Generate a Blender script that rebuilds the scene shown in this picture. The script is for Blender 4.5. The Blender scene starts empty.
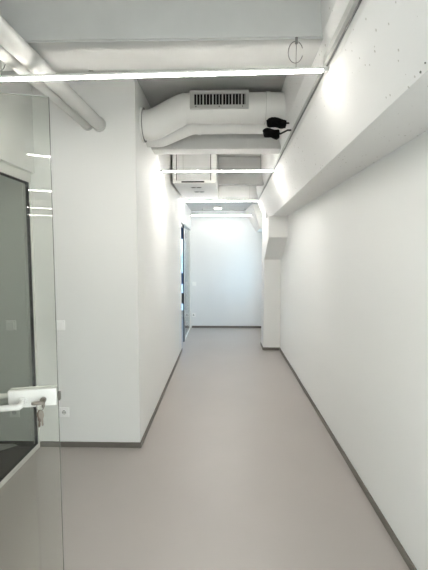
import bpy, bmesh, math, random
from mathutils import Vector, Matrix
random.seed(4)
S = bpy.context.scene
COL = S.collection
R = math.radians

# ---------------------------------------------------------------- camera
cam_d = bpy.data.cameras.new('camera'); cam = bpy.data.objects.new('camera', cam_d); COL.objects.link(cam)
cam_d.sensor_fit = 'HORIZONTAL'; cam_d.sensor_width = 36; cam_d.lens = 36*385/428
cam_d.clip_start = .02; cam_d.clip_end = 200
cam.location = (0, 0, 1.6); cam.rotation_euler = (R(90-4.4), 0, R(1.35))
S.camera = cam

# ---------------------------------------------------------------- world and exposure
S.view_settings.view_transform = 'Standard'; S.view_settings.look = 'None'
S.view_settings.gamma = 1; S.view_settings.use_curve_mapping = False
S.view_settings.exposure = 2.2
W = bpy.data.worlds.new('sky'); S.world = W; W.use_nodes = True
wn = W.node_tree.nodes; bgn = wn['Background']
tc = wn.new('ShaderNodeTexCoord'); sep = wn.new('ShaderNodeSeparateXYZ'); ramp = wn.new('ShaderNodeValToRGB')
W.node_tree.links.new(tc.outputs['Generated'], sep.inputs[0]); W.node_tree.links.new(sep.outputs['Z'], ramp.inputs[0])
ramp.color_ramp.elements[0].color = (.46, .48, .50, 1); ramp.color_ramp.elements[0].position = 0.0
ramp.color_ramp.elements[1].color = (.86, .92, 1.0, 1); ramp.color_ramp.elements[1].position = .35
e = ramp.color_ramp.elements.new(.02); e.color = (1.0, .985, .95, 1)
W.node_tree.links.new(ramp.outputs[0], bgn.inputs['Color'])
bgn.inputs['Strength'].default_value = 2.8
LIGHT = 18.0          # emission of the diffusers of the linear lights

# ---------------------------------------------------------------- materials
def mat(name, col, rough=.6, metal=0, spec=.5, bump=0, bscale=60, emit=0, var=0, vscale=3, ecol=None):
    m = bpy.data.materials.new(name); m.use_nodes = True
    nt = m.node_tree; b = nt.nodes['Principled BSDF']
    b.inputs['Base Color'].default_value = (*col, 1); b.inputs['Roughness'].default_value = rough
    b.inputs['Metallic'].default_value = metal; b.inputs['Specular IOR Level'].default_value = spec
    if emit:
        b.inputs['Emission Color'].default_value = (*(ecol or col), 1); b.inputs['Emission Strength'].default_value = emit
    t = nt.nodes.new('ShaderNodeTexCoord')
    if bump:
        n = nt.nodes.new('ShaderNodeTexNoise'); n.inputs['Scale'].default_value = bscale; n.inputs['Detail'].default_value = 5
        bp = nt.nodes.new('ShaderNodeBump'); bp.inputs['Strength'].default_value = bump; bp.inputs['Distance'].default_value = .01
        nt.links.new(t.outputs['Object'], n.inputs['Vector']); nt.links.new(n.outputs['Fac'], bp.inputs['Height']); nt.links.new(bp.outputs[0], b.inputs['Normal'])
    if var:
        n = nt.nodes.new('ShaderNodeTexNoise'); n.inputs['Scale'].default_value = vscale; n.inputs['Detail'].default_value = 4
        r = nt.nodes.new('ShaderNodeValToRGB')
        r.color_ramp.elements[0].position = .3; r.color_ramp.elements[1].position = .7
        r.color_ramp.elements[0].color = (*[c*(1-var) for c in col], 1); r.color_ramp.elements[1].color = (*[min(1, c*(1+var)) for c in col], 1)
        nt.links.new(t.outputs['Object'], n.inputs['Vector']); nt.links.new(n.outputs['Fac'], r.inputs[0]); nt.links.new(r.outputs[0], b.inputs['Base Color'])
    return m

def concrete(name, col):
    """painted concrete with air-bubble pits"""
    m = mat(name, col, .7, bump=.25, bscale=14)
    nt = m.node_tree; b = nt.nodes['Principled BSDF']
    t = nt.nodes.new('ShaderNodeTexCoord'); v = nt.nodes.new('ShaderNodeTexVoronoi'); v.inputs['Scale'].default_value = 24; v.inputs['Randomness'].default_value = 1
    nz = nt.nodes.new('ShaderNodeTexNoise'); nz.inputs['Scale'].default_value = 2.2; nz.inputs['Detail'].default_value = 3
    nt.links.new(t.outputs['Object'], v.inputs['Vector']); nt.links.new(t.outputs['Object'], nz.inputs['Vector'])
    th = nt.nodes.new('ShaderNodeMath'); th.operation = 'MULTIPLY_ADD'; th.inputs[1].default_value = .42; th.inputs[2].default_value = -.125
    nt.links.new(nz.outputs['Fac'], th.inputs[0])
    lt = nt.nodes.new('ShaderNodeMath'); lt.operation = 'LESS_THAN'
    nt.links.new(v.outputs['Distance'], lt.inputs[0]); nt.links.new(th.outputs[0], lt.inputs[1])
    mx = nt.nodes.new('ShaderNodeMix'); mx.data_type = 'RGBA'
    mx.inputs['A'].default_value = (*col, 1); mx.inputs['B'].default_value = (col[0]*.68, col[1]*.66, col[2]*.63, 1)
    nt.links.new(lt.outputs[0], mx.inputs['Factor']); nt.links.new(mx.outputs['Result'], b.inputs['Base Color'])
    return m

def glass(name, tint, gloss=1.0):
    m = bpy.data.materials.new(name); m.use_nodes = True; nt = m.node_tree; nt.nodes.clear()
    o = nt.nodes.new('ShaderNodeOutputMaterial'); tr = nt.nodes.new('ShaderNodeBsdfTransparent'); tr.inputs[0].default_value = (*tint, 1)
    g = nt.nodes.new('ShaderNodeBsdfGlossy'); g.inputs['Roughness'].default_value = 0; fr = nt.nodes.new('ShaderNodeFresnel'); fr.inputs[0].default_value = 1.5
    mx = nt.nodes.new('ShaderNodeMixShader')
    # the Fresnel of the outward face serves both faces of the slab
    ge = nt.nodes.new('ShaderNodeNewGeometry'); sw = nt.nodes.new('ShaderNodeMix'); sw.data_type = 'FLOAT'
    sw.inputs['A'].default_value = 1.5; sw.inputs['B'].default_value = 1/1.5
    nt.links.new(ge.outputs['Backfacing'], sw.inputs['Factor']); nt.links.new(sw.outputs['Result'], fr.inputs[0])
    nt.links.new(fr.outputs[0], mx.inputs[0]); nt.links.new(tr.outputs[0], mx.inputs[1]); nt.links.new(g.outputs[0], mx.inputs[2]); nt.links.new(mx.outputs[0], o.inputs[0])
    return m

M = dict(
    wall=mat('white wall paint', (.835, .835, .815), .6, spec=.3, bump=.05, bscale=180),
    wallback=mat('end wall paint with daylight tint', (.86, .87, .87), .6, spec=.3, bump=.05, bscale=180),  # cooler than the other walls: bluish daylight mixed into the colour
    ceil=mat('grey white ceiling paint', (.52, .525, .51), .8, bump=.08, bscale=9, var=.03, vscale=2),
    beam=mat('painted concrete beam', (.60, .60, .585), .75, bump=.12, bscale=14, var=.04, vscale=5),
    conc=concrete('pitted white concrete', (.80, .795, .78)),
    floor=mat('grey resin floor', (.43, .395, .372), .34, spec=.45, bump=.03, bscale=260, var=.03, vscale=1.3),
    base=mat('grey brown skirting', (.16, .145, .125), .5),
    frame=mat('white powder coated metal', (.80, .80, .77), .35),
    black=mat('black rubber', (.012, .012, .012), .7),
    foam=mat('black pipe insulation', (.006, .006, .006), .95, spec=.1, bump=1, bscale=60),
    duct=mat('white painted sheet metal', (.80, .80, .775), .45, bump=.05, bscale=30),
    pipe=mat('off white painted pipe', (.62, .62, .595), .85, spec=.15),
    grille=mat('grey galvanised metal', (.50, .50, .48), .45, metal=.2),
    dark=mat('dark opening', (.008, .008, .008), .9, spec=.1),
    well=mat('socket insert with painted recess shade', (.58, .58, .56), .5),  # grey puts the shade of the recess into the white insert
    plastic=mat('white plastic', (.97, .97, .955), .3),
    plate=mat('white lacquered lock plate', (.70, .695, .665), .35),
    steel=mat('brushed steel', (.24, .215, .185), .4, metal=.6),
    brass=mat('worn bronze key metal', (.10, .075, .055), .5, metal=.3),
    fob=mat('dark brown leather', (.055, .042, .034), .6),
    latch=mat('dark grey metal', (.16, .15, .13), .45, metal=.5),
    carpet=mat('dark office carpet', (.028, .029, .027), .95, spec=.1, bump=.6, bscale=300),
    officew=mat('grey office wall paint', (.74, .76, .73), .7),
    paper=mat('grey cardboard', (.33, .34, .32), .7),
    cable=mat('grey steel cable', (.22, .22, .21), .5, metal=.3),
    lamp=mat('frosted diffuser', (1, 1, 1), .4, emit=LIGHT, ecol=(1, .965, .90)),
    lampbright=mat('frosted diffuser of the corridor lights', (1, 1, 1), .4, emit=LIGHT*1.85, ecol=(1, .975, .925)),
    lampdim=mat('frosted diffuser of the far light', (1, 1, 1), .4, emit=LIGHT*.45, ecol=(1, .965, .90)),
    elamp=mat('emergency lamp lens', (1, 1, .96), .4, emit=2.2, ecol=(1, .97, .88)),
    glass=glass('door glass', (.935, .945, .925)),
    glassp=glass('partition glass', (.93, .945, .93)),
    glassc=glass('clear glass', (.93, .96, .95)),
    glassedge=mat('ground glass edge', (.10, .115, .09), .12, spec=.9),
    glasstop=mat('polished glass rim', (.60, .62, .58), .2),
    glassb=glass('blue glass tinting far daylight', (.72, .90, 1.0)),  # blue tint added to cool the daylight reaching the end wall
    glasss=glass('blue glass dimming daylight', (.36, .44, .52)),  # dark tint added to dim the sky and turn it blue
    blue=mat('blue of the outside view', (.10, .20, .42), .8),
    darkframe=mat('anthracite frame', (.035, .038, .042), .4),
)

# ---------------------------------------------------------------- mesh helpers
def box(bm, x0, x1, y0, y1, z0, z1, bev=0, seg=2):
    r = bmesh.ops.create_cube(bm, size=1)
    vs = r['verts']
    bmesh.ops.scale(bm, vec=(abs(x1-x0), abs(y1-y0), abs(z1-z0)), verts=vs)
    bmesh.ops.translate(bm, vec=((x0+x1)/2, (y0+y1)/2, (z0+z1)/2), verts=vs)
    if bev:
        es = list({e for v in vs for e in v.link_edges})
        bmesh.ops.bevel(bm, geom=es, offset=bev, segments=seg, affect='EDGES', profile=.5)

def loft(bm, rings, cap=True):
    """rings: lists of points, all the same length, joined into a closed skin"""
    vr = [[bm.verts.new(p) for p in r] for r in rings]
    n = len(vr[0])
    for a, b in zip(vr, vr[1:]):
        for i in range(n):
            bm.faces.new((a[i], a[(i+1) % n], b[(i+1) % n], b[i]))
    if cap:
        bm.faces.new(vr[0][::-1]); bm.faces.new(vr[-1])

def tube(bm, pts, r, seg=20, cap=True, rs=None):
    pts = [Vector(p) for p in pts]; rings = []
    up = None
    for i, p in enumerate(pts):
        a = pts[max(i-1, 0)]; b = pts[min(i+1, len(pts)-1)]
        if 0 < i < len(pts)-1:
            t = ((p-a).normalized()+(b-p).normalized()).normalized()
        else: t = (b-a).normalized()
        if up is None:
            up = Vector((0, 0, 1)) if abs(t.z) < .9 else Vector((0, 1, 0))
        s = t.cross(up).normalized(); up = s.cross(t).normalized()
        k = 1.0
        if 0 < i < len(pts)-1:
            k = 1.0/max(.5, ((p-a).normalized().dot(t)))
        rr = rs[i] if rs else r
        rings.append([p + (s*math.cos(q)+up*math.sin(q)*1.0)*rr for q in [2*math.pi*j/seg for j in range(seg)]])
    loft(bm, rings, cap)

def obj(name, bm, m, parent=None, origin=(0, 0, 0), smooth=False, kind=None, label=None, rotz=0):
    """bm in world coordinates (or in the parent's frame if origin is None)"""
    bmesh.ops.recalc_face_normals(bm, faces=bm.faces)
    if parent is not None and parent.get('_o') is not None and origin != 'local':
        origin = parent['_o']
    if origin != 'local':
        bmesh.ops.translate(bm, vec=[-c for c in origin], verts=bm.verts)
    me = bpy.data.meshes.new(name); bm.to_mesh(me); bm.free()
    o = bpy.data.objects.new(name, me); COL.objects.link(o); me.materials.append(M[m] if isinstance(m, str) else m)
    if smooth:
        for p in me.polygons: p.use_smooth = True
        try: me.set_sharp_from_angle(angle=R(38))
        except Exception: pass
    if parent is not None: o.parent = parent
    else: o.location = origin if origin != 'local' else (0, 0, 0)
    if kind: o['kind'] = kind
    if label: o['label'] = label
    return o

def B(*a, **k):
    bm = bmesh.new(); box(bm, *a, **k); return bm

def thing(name, label, cat, loc, group=None, rotz=0):
    o = bpy.data.objects.new(name, None); COL.objects.link(o); o.location = loc; o.rotation_euler = (0, 0, rotz)
    o.empty_display_size = .1; o['label'] = label; o['category'] = cat; o['_o'] = tuple(loc)
    if group: o['group'] = group
    return o

def struct(name, bm, m, label, cat, origin=(0, 0, 0), smooth=False):
    o = obj(name, bm, m, None, origin, smooth); o['kind'] = 'structure'; o['label'] = label; o['category'] = cat
    return o

# ---------------------------------------------------------------- setting: floor, ceiling, walls
XL, XR, YC, YB = -.69, .966, 3.088, 8.43
ZC = 3.0
struct('floor', B(-1.56, 1.1, -8.1, 10.1, -.12, 0), 'floor', 'smooth grey resin floor running down the corridor', 'floor')
struct('floor_office', B(-4.1, -1.56, .6, 3.2, -.12, 0), 'carpet', 'dark floor of the room behind the left glass partition', 'floor')
struct('floor_side', B(-4.1, -1.56, 6.1, 10.1, -.12, 0), 'floor', 'floor of the daylit room at the end on the left', 'floor')
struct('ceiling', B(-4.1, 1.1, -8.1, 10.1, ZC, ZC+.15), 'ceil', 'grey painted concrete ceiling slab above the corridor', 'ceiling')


def wall_with_hole(x0, x1, y0, y1, z0, z1, ax, a0, a1, h0, h1):
    """wall box with a rectangular hole from a0..a1 along axis ax ('x'/'y') and h0..h1 in height"""
    bm = bmesh.new()
    if ax == 'y':
        if a0 > y0: box(bm, x0, x1, y0, a0, z0, z1)
        if a1 < y1: box(bm, x0, x1, a1, y1, z0, z1)
        if h0 > z0: box(bm, x0, x1, a0, a1, z0, h0)
        if h1 < z1: box(bm, x0, x1, a0, a1, h1, z1)
    else:
        if a0 > x0: box(bm, x0, a0, y0, y1, z0, z1)
        if a1 < x1: box(bm, a1, x1, y0, y1, z0, z1)
        if h0 > z0: box(bm, a0, a1, y0, y1, z0, h0)
        if h1 < z1: box(bm, a0, a1, y0, y1, h1, z1)
    return bm
struct('wall_right', wall_with_hole(XR, 1.1, -8.1, 7.15, 0, ZC, 'y', -5.0, -.5, .1, 2.15), 'wall', 'long plain white wall along the right of the corridor', 'wall')
struct('wall_right_end', wall_with_hole(XR, 1.1, 7.15, 10.1, 0, ZC, 'y', 7.45, 7.95, .8, 2.0), 'wall', 'white wall piece behind the pillar at the far end', 'wall')
# the L of the projecting office block: the wall that faces the camera and the corridor's left wall
bm = bmesh.new()
loft(bm, [[(-4.1, YC, z), (XL, YC, z), (XL, 6.35, z), (XL-.12, 6.35, z), (XL-.12, YC+.12, z), (-4.1, YC+.12, z)] for z in (0, ZC)])
struct('wall_left', bm, 'wall', 'plain white wall turning the corner along the left of the corridor', 'wall')
struct('wall_left_header', B(XL-.12, XL, 6.35, YB, 2.15, ZC), 'wall', 'white wall above the glazed opening at the far left', 'wall')
struct('wall_back', B(XL-.12, XR, YB, YB+.12, 0, ZC), 'wallback', 'pale end wall closing the corridor', 'wall')
# lobby on the left: wall over the glass partition, wall beside the door's hinge, corridor wall behind the camera
struct('wall_lobby', B(-1.62, -1.50, 1.1, YC, 2.25, ZC), 'wall', 'white wall above the left glass partition', 'wall')
bm = wall_with_hole(XL-.14, XL, -8.1, .98, 0, ZC, 'y', -4.2, -.6, .9, 2.25); box(bm, -1.62, XL, .98, 1.1, 0, ZC)
struct('wall_near', bm, 'wall', 'white wall beside the hinge side of the open glass door', 'wall')
struct('wall_entrance', B(XL, XR, -8.1, -7.98, 0, ZC), 'wall', 'white wall at the near end of the corridor', 'wall')
# office behind the partition
bm = bmesh.new(); box(bm, -4.1, -4.0, .6, 3.13, 0, ZC); box(bm, -4.0, -1.62, .6, .7, 0, ZC)
struct('wall_office', bm, 'officew', 'grey walls of the room behind the glass partition', 'wall')
struct('wall_office_far', B(-4.0, -1.60, YC-.012, YC-.001, 0, ZC), 'officew', 'grey wall seen through the left glass partition', 'wall')
struct('baseboard_office', B(-4.0, -1.58, YC-.03, YC-.012, 0, .05), 'black', 'black skirting in the room behind the glass partition', 'baseboard')
# daylit room beyond the far opening
struct('wall_side', wall_with_hole(-4.1, XL-.12, 10.0, 10.1, 0, ZC, 'x', -3.6, -.93, .12, 2.33), 'wall', 'window wall of the daylit side room', 'wall')
bm = bmesh.new(); box(bm, -4.1, -4.0, 6.1, 10.0, 0, ZC); box(bm, -4.0, XL-.12, 6.1, 6.2, 0, ZC); box(bm, XL-.12, XL-.02, YB+.12, 10.1, 0, ZC)
struct('wall_side_room', bm, 'wall', 'white inner walls of the daylit side room', 'wall')

# ---------------------------------------------------------------- beams
def xt(y): return .487+.0183*y
def beam_ring(y):
    x = xt(y)
    return [(x-.055, y, ZC), (x-.032, y, 2.70), (x, y, 2.60), (x, y, 2.50), (x+.045, y, 2.385), (x+.142, y, 2.19), (XR, y, 2.19), (XR, y, ZC)]
bm = bmesh.new(); loft(bm, [beam_ring(y) for y in (-7.98, -4, -1, .8, 2.0, 3.5, 5.0, 6.82)])
struct('edge_beam', bm, 'conc', 'pitted white concrete beam jutting out along the top of the right wall', 'beam')
def cross(name, y0, y1, z, x0, label, x1=None, m='beam'):
    bm = bmesh.new(); r = []
    for y in (y0, y1):
        r.append([(x0, y, ZC), (x0, y, z), ((x1 or xt(y)), y, z), ((x1 or xt(y)), y, ZC)])
    loft(bm, r)
    bmesh.ops.bevel(bm, geom=[e for e in bm.edges if all(abs(v.co.z-z) < 1e-4 for v in e.verts) and abs(e.verts[0].co.y-e.verts[1].co.y) < 1e-4], offset=.008, segments=2, affect='EDGES')
    struct(name, bm, m, label, 'beam')
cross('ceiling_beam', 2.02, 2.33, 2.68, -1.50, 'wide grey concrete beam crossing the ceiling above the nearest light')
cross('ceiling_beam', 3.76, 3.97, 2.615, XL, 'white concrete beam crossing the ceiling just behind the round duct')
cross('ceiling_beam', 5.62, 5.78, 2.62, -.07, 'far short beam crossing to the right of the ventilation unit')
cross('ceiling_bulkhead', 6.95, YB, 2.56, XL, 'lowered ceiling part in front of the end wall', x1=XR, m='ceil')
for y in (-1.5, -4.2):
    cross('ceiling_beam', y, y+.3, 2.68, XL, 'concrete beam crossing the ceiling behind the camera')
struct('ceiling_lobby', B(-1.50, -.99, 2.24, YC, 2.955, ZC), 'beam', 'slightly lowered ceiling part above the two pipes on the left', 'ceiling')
# pillar with a wide head
bm = bmesh.new()
pts = [(5.83, 2.19), (5.83, 1.87), (6.45, 1.53), (6.45, 0), (6.83, 0), (6.83, 2.40), (6.3, 2.40), (6.3, 2.19)]
xp = .685
loft(bm, [[(x, y, z) for y, z in pts] for x in (xp, XR)])
struct('pillar', bm, 'wall', 'white pillar with a wider head against the right wall', 'pillar')
# slanted bracket in front of the end wall
bm = bmesh.new()
loft(bm, [[(a, y, 2.56), (b, y, 2.10), (XR, y, 2.10), (XR, y, 2.56)] for y, a, b in ((7.3, .545, .69), (8.43, .455, .715))])
struct('slanted_bracket', bm, 'wall', 'slanted white concrete bracket under the ceiling by the end wall', 'beam')

# two chipped spots on the lower arris of the edge beam
for (y, dz, r) in ((1.33, .010, .0042), (1.29, .020, .0032)):
    x = xt(y)+.142-(dz)*.5
    bm = bmesh.new(); bmesh.ops.create_icosphere(bm, subdivisions=2, radius=r)
    for v in bm.verts: v.co = Vector((x-.001, y, 2.19+dz)) + v.co*random.uniform(.7, 1.2)
    struct('trim_chip', bm, 'cable', 'small dark chipped spot on the edge of the right beam, near the picture edge', 'chip')
# ---------------------------------------------------------------- baseboards
def baseboard(name, x0, x1, y0, y1, label):
    struct(name, B(x0, x1, y0, y1, 0, .045, bev=.003), 'base', label, 'baseboard')
baseboard('baseboard_right', XR-.012, XR, -.4, 6.45, 'thin grey skirting along the right wall')
baseboard('baseboard_pillar', xp-.012, XR-.012, 6.438, 6.45, 'thin grey skirting across the foot of the pillar')
baseboard('baseboard_pillar_side', xp-.012, xp, 6.45, 6.83, 'thin grey skirting along the side of the pillar')
baseboard('baseboard_left', XL, XL+.012, YC, 6.35, 'thin grey skirting along the left corridor wall')
baseboard('baseboard_facing', -1.53, XL+.012, YC-.012, YC, 'thin grey skirting under the wall facing the camera')
baseboard('baseboard_back', XL, XR, YB-.012, YB, 'thin grey skirting along the end wall')
baseboard('baseboard_near', XL, XL+.012, -7.9, 1.1, 'thin grey skirting behind the camera')

# ---------------------------------------------------------------- glass partition on the left of the lobby
t = thing('glass_partition', 'fixed glass partition in a white frame at the left edge, dark room behind it', 'partition', (-1.55, 2.6, 0))
t['kind'] = 'structure'
bm = bmesh.new()
for a in ((-1.57, -1.53, 2.09, 3.085, 0, .035), (-1.57, -1.53, 1.10, 3.085, 2.175, 2.25), (-1.57, -1.53, 3.066, 3.085, .035, 2.175), (-1.57, -1.53, 2.07, 2.10, 0, 2.175), (-1.57, -1.53, 1.1, 1.125, 0, 2.175)):
    box(bm, *a, bev=.002)
obj('frame', bm, 'frame', t)
bm = bmesh.new()
for a in ((-1.562, -1.540, 2.10, 3.066, .035, .043), (-1.562, -1.540, 2.10, 3.066, 2.163, 2.175), (-1.562, -1.540, 3.054, 3.066, .035, 2.175), (-1.562, -1.540, 2.10, 2.108, .035, 2.175)):
    box(bm, *a)
obj('gasket', bm, 'black', t)
obj('pane', B(-1.556, -1.546, 2.106, 3.056, .041, 2.166), 'glassp', t)

# ---------------------------------------------------------------- glazed opening at the far left
t = thing('glass_partition', 'narrow glazed wall with white frame and dark post just before the end wall', 'partition', (-.745, 7.5, 0))
t['kind'] = 'structure'
bm = bmesh.new()
for a in ((-.745, -.715, 7.10, 8.428, 0, .03), (-.775, -.745, 6.352, 8.428, 2.12, 2.149), (-.765, -.715, 8.33, 8.428, .03, 2.12), (-.740, -.715, 7.10, 7.17, .03, 2.12)):
    box(bm, *a, bev=.002)
obj('frame', bm, 'frame', t)
obj('post', B(-.733, -.716, 7.02, 7.10, 0, 2.149, bev=.002), 'darkframe', t, label='dark grey post')
obj('pane', B(-.732, -.724, 7.17, 8.33, .03, 2.12), 'glassc', t)
def window(name, x0, x1, y, z0, z1, label, bars=3, gl='glassc', x=None):
    t = thing(name, label, 'window', ((x0+x1)/2 if x is None else x, y if x is None else (x0+x1)/2, z0)); t['kind'] = 'structure'
    def bb(bm, a0, a1, h0, h1, d):
        if x is None: box(bm, a0, a1, y-d, y+d, h0, h1)
        else: box(bm, x-d, x+d, a0, a1, h0, h1)
    bm = bmesh.new(); w = .04
    bb(bm, x0, x1, z0, z0+w, .03); bb(bm, x0, x1, z1-w, z1, .03); bb(bm, x0, x0+w, z0+w, z1-w, .03); bb(bm, x1-w, x1, z0+w, z1-w, .03)
    for k in range(1, bars):
        c = x0+(x1-x0)*k/bars; bb(bm, c-.02, c+.02, z0+w, z1-w, .03)
    obj('frame', bm, 'frame', t)
    bm = bmesh.new(); bb(bm, x0+w, x1-w, z0+w, z1-w, .004); obj('pane', bm, gl, t)
    return t
wd = window('window_1', -3.6, -.93, 10.05, .12, 2.33, 'tall daylit window of the side room seen through the far left opening', gl='glasss')
obj('strip', B(-3.55, -.96, 9.985, 9.995, 2.02, 2.33), 'blue', wd, label='blue blind across the top, standing in for the view')  # coloured strips added in place of the view outside, also the next two
obj('middle_strip', B(-3.55, -.96, 9.985, 9.998, .86, 1.14), 'blue', wd, label='blue band across the middle, standing in for the view')
obj('lower_strip', B(-3.55, -.96, 9.985, 9.998, .34, .62), 'darkframe', wd, label='dark band near the bottom, standing in for the view')
window('window_2', 7.45, 7.95, 0, .8, 2.0, 'window on the right behind the pillar at the far end', bars=2, gl='glassb', x=1.03)

window('fill_window_left', -4.2, -.6, 0, .9, 2.25, 'wide unseen window added as daylight fill in the left wall behind the camera', bars=3, x=XL-.07)  # invented opening, lets in fill daylight from the left
window('fill_window_right', -5.0, -.5, 0, .1, 2.15, 'wide unseen window added as daylight fill in the right wall behind the camera', bars=4, x=1.03)  # added out of view to brighten the walls evenly with daylight
# ---------------------------------------------------------------- linear lights
def cyl(bm, p0, p1, r, seg=16):
    tube(bm, [p0, p1], r, seg)
lights = [
 (2.04, -1.50, None, 2.520, 'long bright linear light nearest the camera, running off the left edge'),
 (4.29, XL, None, 2.520, 'bright linear light just behind the white beam, second from the camera'),
 (6.62, XL, None, 2.520, 'bright linear light above the pillar head, third from the camera'),
 (8.02, XL+.01, .61, 2.425, 'farthest linear light, grazing the top of the end wall'),
 (-1.10, XL, None, 2.520, 'first linear light behind the camera, mirrored in the open glass door'),
 (-3.21, XL, None, 2.520, 'second linear light behind the camera, mirrored in the glass door'),
 (-5.42, XL, None, 2.520, 'third linear light behind the camera, mirrored in the glass door'),
 (-6.92, XL, None, 2.520, 'last linear light behind the camera, mirrored in the glass door'),
]
for y, x0, x1, z, lab in lights:
    x1 = x1 or xt(y)
    x0 += .001; x1 -= .001
    t = thing('linear_light', lab, 'light', ((x0+x1)/2, y, z), 'linear lights across the corridor')
    if y == 2.04: t.rotation_euler.z = R(-1.9)
    h = .016
    obj('housing', B(x0, x1, y-.013, y+.013, z-.001, z+.013, bev=.002), 'frame', t)
    obj('diffuser', B(x0+.03, x1-.03, y-.0125, y+.0125, z-.007, z-.001, bev=.001), 'lampdim' if y > 7 else 'lampbright' if y > 3 else 'lamp', t)
    for a in (x0, x1-.03):
        obj('end_cap', B(a, a+.03, y-.013, y+.013, z-.008, z-.001, bev=.001), 'frame', t)
    top = 2.68 if y in (2.04,) else (2.56 if y > 7 else ZC)
    for k, xx in enumerate((x0+.25, x1-.16)):
        if y == 2.04 and k == 0: xx = -1.16
        bm = bmesh.new()
        cyl(bm, (xx, y, z+.018), (xx, y, top), .0016, 8)
        cyl(bm, (xx, y, top-.03), (xx, y, top), .007, 12)
        obj('suspension_cable', bm, 'cable', t, smooth=True)
        if y == 2.04:
            bm = bmesh.new(); pts = []
            c = xx-.005
            for q in range(25):
                a = R(-70+320*q/24)
                pts.append((c+.036*math.sin(a+math.pi), y-.01, z+.085-.052*math.cos(a+math.pi)))
            tube(bm, pts, .0018, 8)
            obj('cable_loop', bm, 'cable', t, smooth=True, label='slack loop of cable')

# ---------------------------------------------------------------- round ventilation duct
def bend(points, rad, n=6):
    """round the corners of a polyline"""
    P = [Vector(p) for p in points]; out = [P[0]]
    for a, b, c in zip(P, P[1:], P[2:]):
        d1 = (a-b).normalized()*rad; d2 = (c-b).normalized()*rad
        for k in range(n+1):
            s = k/n; out.append((b+d1)*(1-s)**2+b*2*s*(1-s)+(b+d2)*s*s)
    out.append(P[-1]); return out
t = thing('ventilation_duct', 'thick white round duct with a bend and a long grille, under the ceiling', 'duct', (0, 3.36, 2.83))
DY = 3.36; rd = .122
bm = bmesh.new(); tube(bm, bend([(-.688, DY, 2.705), (-.60, DY, 2.705), (-.335, DY, 2.838), (.545, DY, 2.838)], .035), rd, 40)
obj('duct_body', bm, 'duct', t, smooth=True)
bm = bmesh.new(); cyl(bm, (-.689, DY, 2.705), (-.672, DY, 2.705), rd+.018, 40); obj('wall_collar', bm, 'duct', t, smooth=True)
bm = bmesh.new(); cyl(bm, (-.672, DY, 2.705), (-.669, DY, 2.705), rd+.016, 40); obj('collar_rim', bm, 'cable', t, smooth=True)
for x in (-.335, -.29):
    bm = bmesh.new(); cyl(bm, (x-.004, DY, 2.838), (x+.004, DY, 2.838), rd+.003, 40); obj('seam', bm, 'duct', t, smooth=True)
bm = bmesh.new(); cyl(bm, (.35, DY, 2.838), (.385, DY, 2.838), rd+.007, 40); obj('strap', bm, 'duct', t, smooth=True)
bm = bmesh.new(); cyl(bm, (.349, DY, 2.838), (.351, DY, 2.838), rd+.010, 40); obj('strap_rim', bm, 'grille', t, smooth=True)
# saddle grille on the front of the duct
gy = DY-rd
fr = bmesh.new(); gx0, gx1, gz0, gz1 = -.272, .205, 2.790, 2.930
yy = gy-.018
for a in ((gx0, gx1, gz0, gz0+.026), (gx0, gx1, gz1-.026, gz1), (gx0, gx0+.024, gz0+.026, gz1-.026), (gx1-.024, gx1, gz0+.026, gz1-.026)):
    box(fr, a[0], a[1], yy-.004, yy+.075, a[2], a[3], bev=.001)
g = obj('grille', fr, 'grille', t, label='grey metal grille with dark slots')
bm = bmesh.new(); box(bm, gx0+.024, gx1-.024, yy+.012, yy+.017, gz0+.026, gz1-.026); d = obj('grille_back', bm, 'dark', g, origin='local')
d.location = [-c for c in t['_o']]
bm = bmesh.new(); n = 17
for k in range(n):
    x = gx0+.03+(gx1-gx0-.06)*k/(n-1)
    wv = .0028 if k % 3 else .0055
    box(bm, x-wv, x+wv, yy+.003, yy+.012, gz0+.026, gz1-.026)
d = obj('vane', bm, 'grille', g, origin='local'); d.location = [-c for c in t['_o']]
for x in (gx0+.05, (gx0+gx1)/2, gx1-.05):
    bm = bmesh.new(); cyl(bm, (x, yy-.007, gz0+.012), (x, yy-.003, gz0+.012), .0045, 8)
    d = obj('screw', bm, 'black', g, origin='local'); d.location = [-c for c in t['_o']]

t = thing('ventilation_pipe', 'thinner white pipe running below and behind the big round duct', 'pipe', (0, 3.56, 2.74))
bm = bmesh.new(); tube(bm, bend([(-.688, 3.56, 2.655), (-.56, 3.56, 2.655), (-.29, 3.56, 2.765), (.55, 3.56, 2.765)], .03), .075, 32)
obj('pipe_body', bm, 'duct', t, smooth=True)
for x in (-.30, -.215):
    bm = bmesh.new(); cyl(bm, (x-.012, 3.56, 2.765), (x+.012, 3.56, 2.765), .082, 32); obj('coupling', bm, 'duct', t, smooth=True)

# black insulation lumps at the end of two thin pipes
def lump(x0, x1, y, z, r, lab):
    t = thing('insulated_pipe_end', lab, 'pipe insulation', (x1, y, z), 'insulated pipe ends beside the duct')
    bm = bmesh.new(); n = 9; pts = []; rs = []
    for i in range(n):
        s = i/(n-1); pts.append((x0+(x1-x0)*s, y, z+.008*math.sin(5*s)))
        rs.append(r*(.72+.28*min(1, 5*s, 6*(1-s)+.4))*(1+random.uniform(-.09, .09)))
    tube(bm, pts, r, 14, rs=rs)
    for v in bm.verts: v.co += Vector([random.uniform(-.003, .003) for _ in range(3)])
    obj('foam_wrap', bm, 'foam', t, smooth=True)
    bm = bmesh.new(); tube(bm, [(x1-.02, y, z), (x1+.01, y, z), (xt(y)-.03, y, max(z, 2.602)), (xt(y)-.001, y, max(z, 2.602))], .007, 12); obj('pipe_stub', bm, 'black', t, smooth=True)
lump(.352, .500, 3.19, 2.657, .037, 'upper black foam wrapped pipe end under the duct at the right')
lump(.325, .450, 3.19, 2.575, .036, 'lower black foam wrapped pipe end under the duct at the right')

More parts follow.
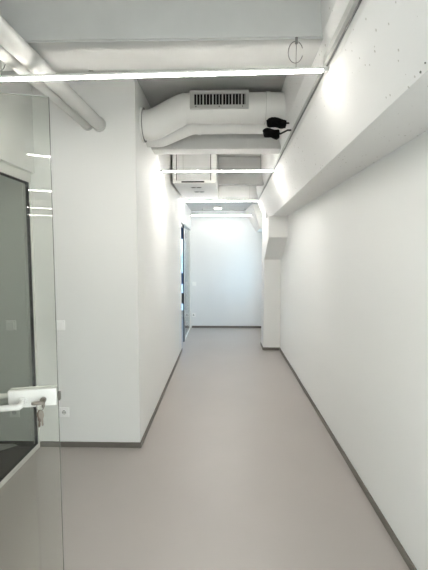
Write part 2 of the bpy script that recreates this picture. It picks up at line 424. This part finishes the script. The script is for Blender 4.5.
# ---------------------------------------------------------------- two pipes above the lobby
for x, xn, r, lab in ((-.975, -1.045, .0485, 'white ceiling pipe on the left, the right and thicker of the two'), (-1.066, -1.145, .040, 'white ceiling pipe on the left, the left and thinner of the two')):
    t = thing('ceiling_pipe', lab, 'pipe', (x, 2.1, 2.625), 'pair of ceiling pipes on the left')
    bm = bmesh.new(); cyl(bm, (xn, 1.101, 2.625), (x, YC-.001, 2.625), r, 28); obj('pipe_body', bm, 'pipe', t, smooth=True)
    bm = bmesh.new(); cyl(bm, (x, YC-.02, 2.625), (x, YC-.001, 2.625), r+.008, 28); obj('wall_sleeve', bm, 'pipe', t, smooth=True)
# trunking on the edge beam
bm = bmesh.new(); loft(bm, [[(xt(y)-.024, y, 2.55), (xt(y)-.0005, y, 2.55), (xt(y)-.0005, y, 2.592), (xt(y)-.024, y, 2.592)] for y in (-2, 1, 2.02)])
loft(bm, [[(xt(y)-.014, y, 2.553), (xt(y)-.0005, y, 2.553), (xt(y)-.0005, y, 2.572), (xt(y)-.014, y, 2.572)] for y in (2.0, 4.0, 6.6)])
o = obj('cable_trunking', bm, 'pipe', None, (.53, 2, 2.55)); o['label'] = 'slim white cable trunking running along the beam above the right wall'; o['category'] = 'trunking'
bm = bmesh.new(); tube(bm, [(xt(y)-.006, y, 2.544) for y in (-2, 1, 3, 5, 6.6)], .005, 8)
o = obj('cable', bm, 'cable', None, (.53, 2, 2.545), smooth=True); o['label'] = 'thin dark cable clipped just under the white trunking'; o['category'] = 'cable'

# ---------------------------------------------------------------- ventilation unit in the far bay
t = thing('ventilation_unit', 'boxy white ceiling unit with access panel and slots, left behind the second light', 'ventilation unit', (-.37, 5.7, 2.53))
ux0, ux1, uy0, uy1, uz = -.655, -.085, 5.05, 6.45, 2.53
obj('casing', B(ux0, ux1, uy0, uy1, uz, ZC-.001, bev=.006), 'duct', t)
bm = bmesh.new(); fx0, fx1, fz0, fz1 = -.60, -.165, uz+.035, 2.93
obj('access_panel', B(fx0, fx1, uy0-.012, uy0, fz0, fz1, bev=.003), 'beam', t)
bm = bmesh.new()
for a in ((fx0-.008, fx0, fz0, fz1), (fx1, fx1+.008, fz0, fz1), (fx0+.04, fx1-.04, fz1+.001, fz1+.012)): box(bm, a[0], a[1], uy0-.004, uy0+.001, a[2], a[3])
obj('panel_gap', bm, 'dark', t)
obj('slot', B(fx0+.06, fx1-.08, uy0-.006, uy0+.001, uz+.008, uz+.024), 'dark', t)
for x, y in ((-.37, 5.36), (-.35, 5.72)):
    bm = bmesh.new(); box(bm, x-.075, x+.075, y-.03, y+.03, uz-.004, uz+.001, bev=.001); v = obj('vent_slot', bm, 'grille', t)
    bm = bmesh.new(); box(bm, x-.06, x-.01, y-.018, y+.018, uz-.006, uz-.003); box(bm, x+.01, x+.06, y-.018, y+.018, uz-.006, uz-.003)
    d = obj('opening', bm, 'dark', v, origin='local'); d.location = [-c for c in t['_o']]
# emergency light
t = thing('emergency_light', 'small square white emergency light on the lowered ceiling near the end wall', 'light', (-.105, 7.72, 2.56))
obj('housing', B(-.185, -.025, 7.66, 7.80, 2.528, 2.5595, bev=.005), 'plastic', t)
obj('lens', B(-.175, -.110, 7.67, 7.79, 2.520, 2.530, bev=.003), 'elamp', t)
obj('lens', B(-.100, -.035, 7.67, 7.79, 2.520, 2.530, bev=.003), 'elamp', t)

# ---------------------------------------------------------------- switches and sockets
def switch(x, y, z, lab, w=.082):
    t = thing('light_switch', lab, 'switch', (x, y, z))
    obj('surround', B(x-w/2, x+w/2, y-.012, y-.0005, z-w/2, z+w/2, bev=.003), 'plastic', t)
    obj('rocker', B(x-w*.36, x+w*.36, y-.020, y-.011, z-w*.36, z+w*.36, bev=.003), 'plastic', t)
def socket(x, y, z, lab, w=.082):
    t = thing('power_socket', lab, 'socket', (x, y, z))
    bm = B(x-w/2, x+w/2, y-.012, y-.0005, z-w/2, z+w/2, bev=.003); obj('surround', bm, 'plastic', t)
    bm = bmesh.new(); n = 28
    rings = []
    for r, d in ((.027, .013), (.0225, .016), (.0205, .016), (.0195, .0125)):
        rings.append([(x+r*math.cos(2*math.pi*k/n), y-d, z+r*math.sin(2*math.pi*k/n)) for k in range(n)])
    loft(bm, rings); obj('socket_well', bm, 'plastic', t, smooth=True)
    bm = bmesh.new(); cyl(bm, (x, y-.0133, z), (x, y-.0120, z), .0192, 28); obj('well_floor', bm, 'well', t)
    bm = bmesh.new(); n = 28
    for s in (-1, 1):
        cyl(bm, (x+s*.009, y-.0140, z), (x+s*.009, y-.0120, z), .0032, 10)
    cyl(bm, (x, y-.0140, z+.016), (x, y-.012, z+.016), .003, 8)
    obj('pin_hole', bm, 'dark', t)
SWZ, SOZ = 1.024, .290
switch(-1.332, YC, SWZ+.006, 'white light switch on the wall right beside the glass door edge')
socket(-1.318, YC, SOZ+.010, 'white power socket low on the wall beside the glass door edge')
switch(-1.730, YC-.012, SWZ+.006, 'light switch on the grey wall seen through the glass partition')
socket(-1.730, YC-.012, SOZ+.010, 'power socket on the grey wall behind the door lever, through the glass')
switch(-.634, YB, .975, 'small light switch on the end wall by the far glass partition')
socket(-.650, YB, .285, 'small power socket low on the end wall by the far partition')

# grey sheet lying in the dark room
t = thing('cardboard_sheet', 'flat grey folded sheet lying on the dark floor behind the glass partition', 'sheet', (-1.80, 3.0, 0))
bm = bmesh.new(); loft(bm, [[(-2.15, 2.93, z), (-1.82, 2.93, z), (-1.70, 3.04, z), (-1.80, 3.08, z), (-2.15, 3.07, z)] for z in (.028, .033)])
obj('top_flap', bm, 'paper', t)
bm = bmesh.new(); loft(bm, [[(-2.15, 2.84, z), (-1.90, 2.83, z), (-1.88, 2.93, z), (-2.15, 2.95, z)] for z in (.001, .006)])
obj('lower_flap', bm, 'paper', t)
bm = bmesh.new(); box(bm, -2.12, -1.90, 2.94, 3.06, .0, .028); obj('folded_core', bm, 'dark', t)

# ---------------------------------------------------------------- open glass door (local frame: x from the hinge to the free edge, -y towards the camera)
ANG = R(13.6); L = .917
hx, hy = -.607-L*math.cos(ANG), 1.373-L*math.sin(ANG)
t = thing('glass_door', 'frameless clear glass door standing open at the left edge, white lock and lever', 'door', (hx, hy, 0), rotz=ANG)
def loc(name, bm, m, parent=t, **k): return obj(name, bm, m, parent, origin='local', **k)
loc('pane', B(0, L-.0015, -.005, .005, .01, 2.149), 'glass')
loc('edge_strip', B(L-.0013, L, -.0042, .0042, .01, 2.149), 'glassedge', label='dark green polished edge of the pane')
loc('top_edge', B(0, L-.0015, -.005, .005, 2.1492, 2.1502), 'glasstop', label='bright polished top edge')
def plate(y0, y1):
    bm = B(L-.166, L-.003, y0, y1, 1.054, 1.119, bev=.004, seg=3); return bm
loc('lock_plate', plate(-.020, -.0052), 'plate', smooth=True)
loc('lock_plate', plate(.0052, .020), 'plate', smooth=True)
loc('latch', B(L, L+.007, -.009, .009, 1.068, 1.098, bev=.0015), 'latch', label='dark metal latch')
for s in (-1, 1):
    bm = bmesh.new()
    hxx = L-.118
    pts = bend([(hxx, s*.018, 1.078), (hxx, s*.062, 1.074), (hxx-.125, s*.062, 1.074)], .009, 5)
    tube(bm, pts, .0105, 18)
    cyl(bm, (hxx, s*.0195, 1.078), (hxx, s*.026, 1.078), .017, 24)
    loc('lever', bm, 'plate', smooth=True)
bm = bmesh.new(); cyl(bm, (L-.048, -.019, 1.080), (L-.048, -.032, 1.080), .0105, 20); box(bm, L-.0535, L-.0425, -.030, -.0195, 1.052, 1.078, bev=.003)
loc('lock_cylinder', bm, 'steel', smooth=True)
for z in (0, 2.10):
    loc('pivot_shoe', B(.01, .14, -.018, .018, z, z+.05 if z else .06, bev=.003), 'frame')
loc('pivot_pin', (lambda b: (cyl(b, (.03, 0, 2.14), (.03, 0, 2.176), .008, 12), b)[1])(bmesh.new()), 'frame')

# keys hanging from the lock (same local frame as the door)
k = thing('key_bunch', 'small bunch of worn keys hanging from the lock of the glass door', 'keys', (hx, hy, 0), rotz=ANG)
kx = L-.048
bm = bmesh.new(); box(bm, kx-.005, kx+.005, -.040, -.030, 1.079, 1.081)
# bow of the key, an oblong lying flat, turned to the left
n = 20; loft(bm, [[(kx-.014+.021*math.cos(2*math.pi*j/n), -.046+.009*math.sin(2*math.pi*j/n), 1.078+z) for j in range(n)] for z in (-.005, .004)])
loc('inserted_key', bm, 'steel', k, smooth=True)
bm = bmesh.new(); pts = [(kx-.006+.012*math.cos(a), -.048, 1.063+.013*math.sin(a)) for a in [2*math.pi*j/24 for j in range(25)]]
tube(bm, pts, .0013, 8); loc('key_ring', bm, 'steel', k, smooth=True)
def hanging(dx, tilt, name, m, ln, w, y):
    bm = bmesh.new(); n = 16
    loft(bm, [[(w*math.cos(2*math.pi*j/n), y+d, -.018+.017*math.sin(2*math.pi*j/n)) for j in range(n)] for d in (-.0012, .0012)])
    loft(bm, [[(-.0035, y+d, -.032), (.0045, y+d, -.032), (.0045, y+d, -.045), (.0025, y+d, -.048), (.0045, y+d, -.052), (.003, y+d, -ln+.004), (0, y+d, -ln), (-.0035, y+d, -ln+.004)] for d in (-.0011, .0011)])
    bmesh.ops.rotate(bm, verts=bm.verts, cent=(0, y, 0), matrix=Matrix.Rotation(R(tilt), 3, 'Y'))
    bmesh.ops.translate(bm, verts=bm.verts, vec=(kx-.006+dx, 0, 1.055))
    loc(name, bm, m, k, label=None)
hanging(0, 4, 'hanging_key', 'brass', .066, .010, -.049)
hanging(.003, -5, 'hanging_key', 'steel', .060, .009, -.053)
bm = B(kx-.016, kx-.001, -.0475, -.0440, 1.012, 1.046, bev=.0015); loc('fob', bm, 'fob', k, label='small dark brown tag')

for o in list(bpy.data.objects):
    if '_o' in o: del o['_o']
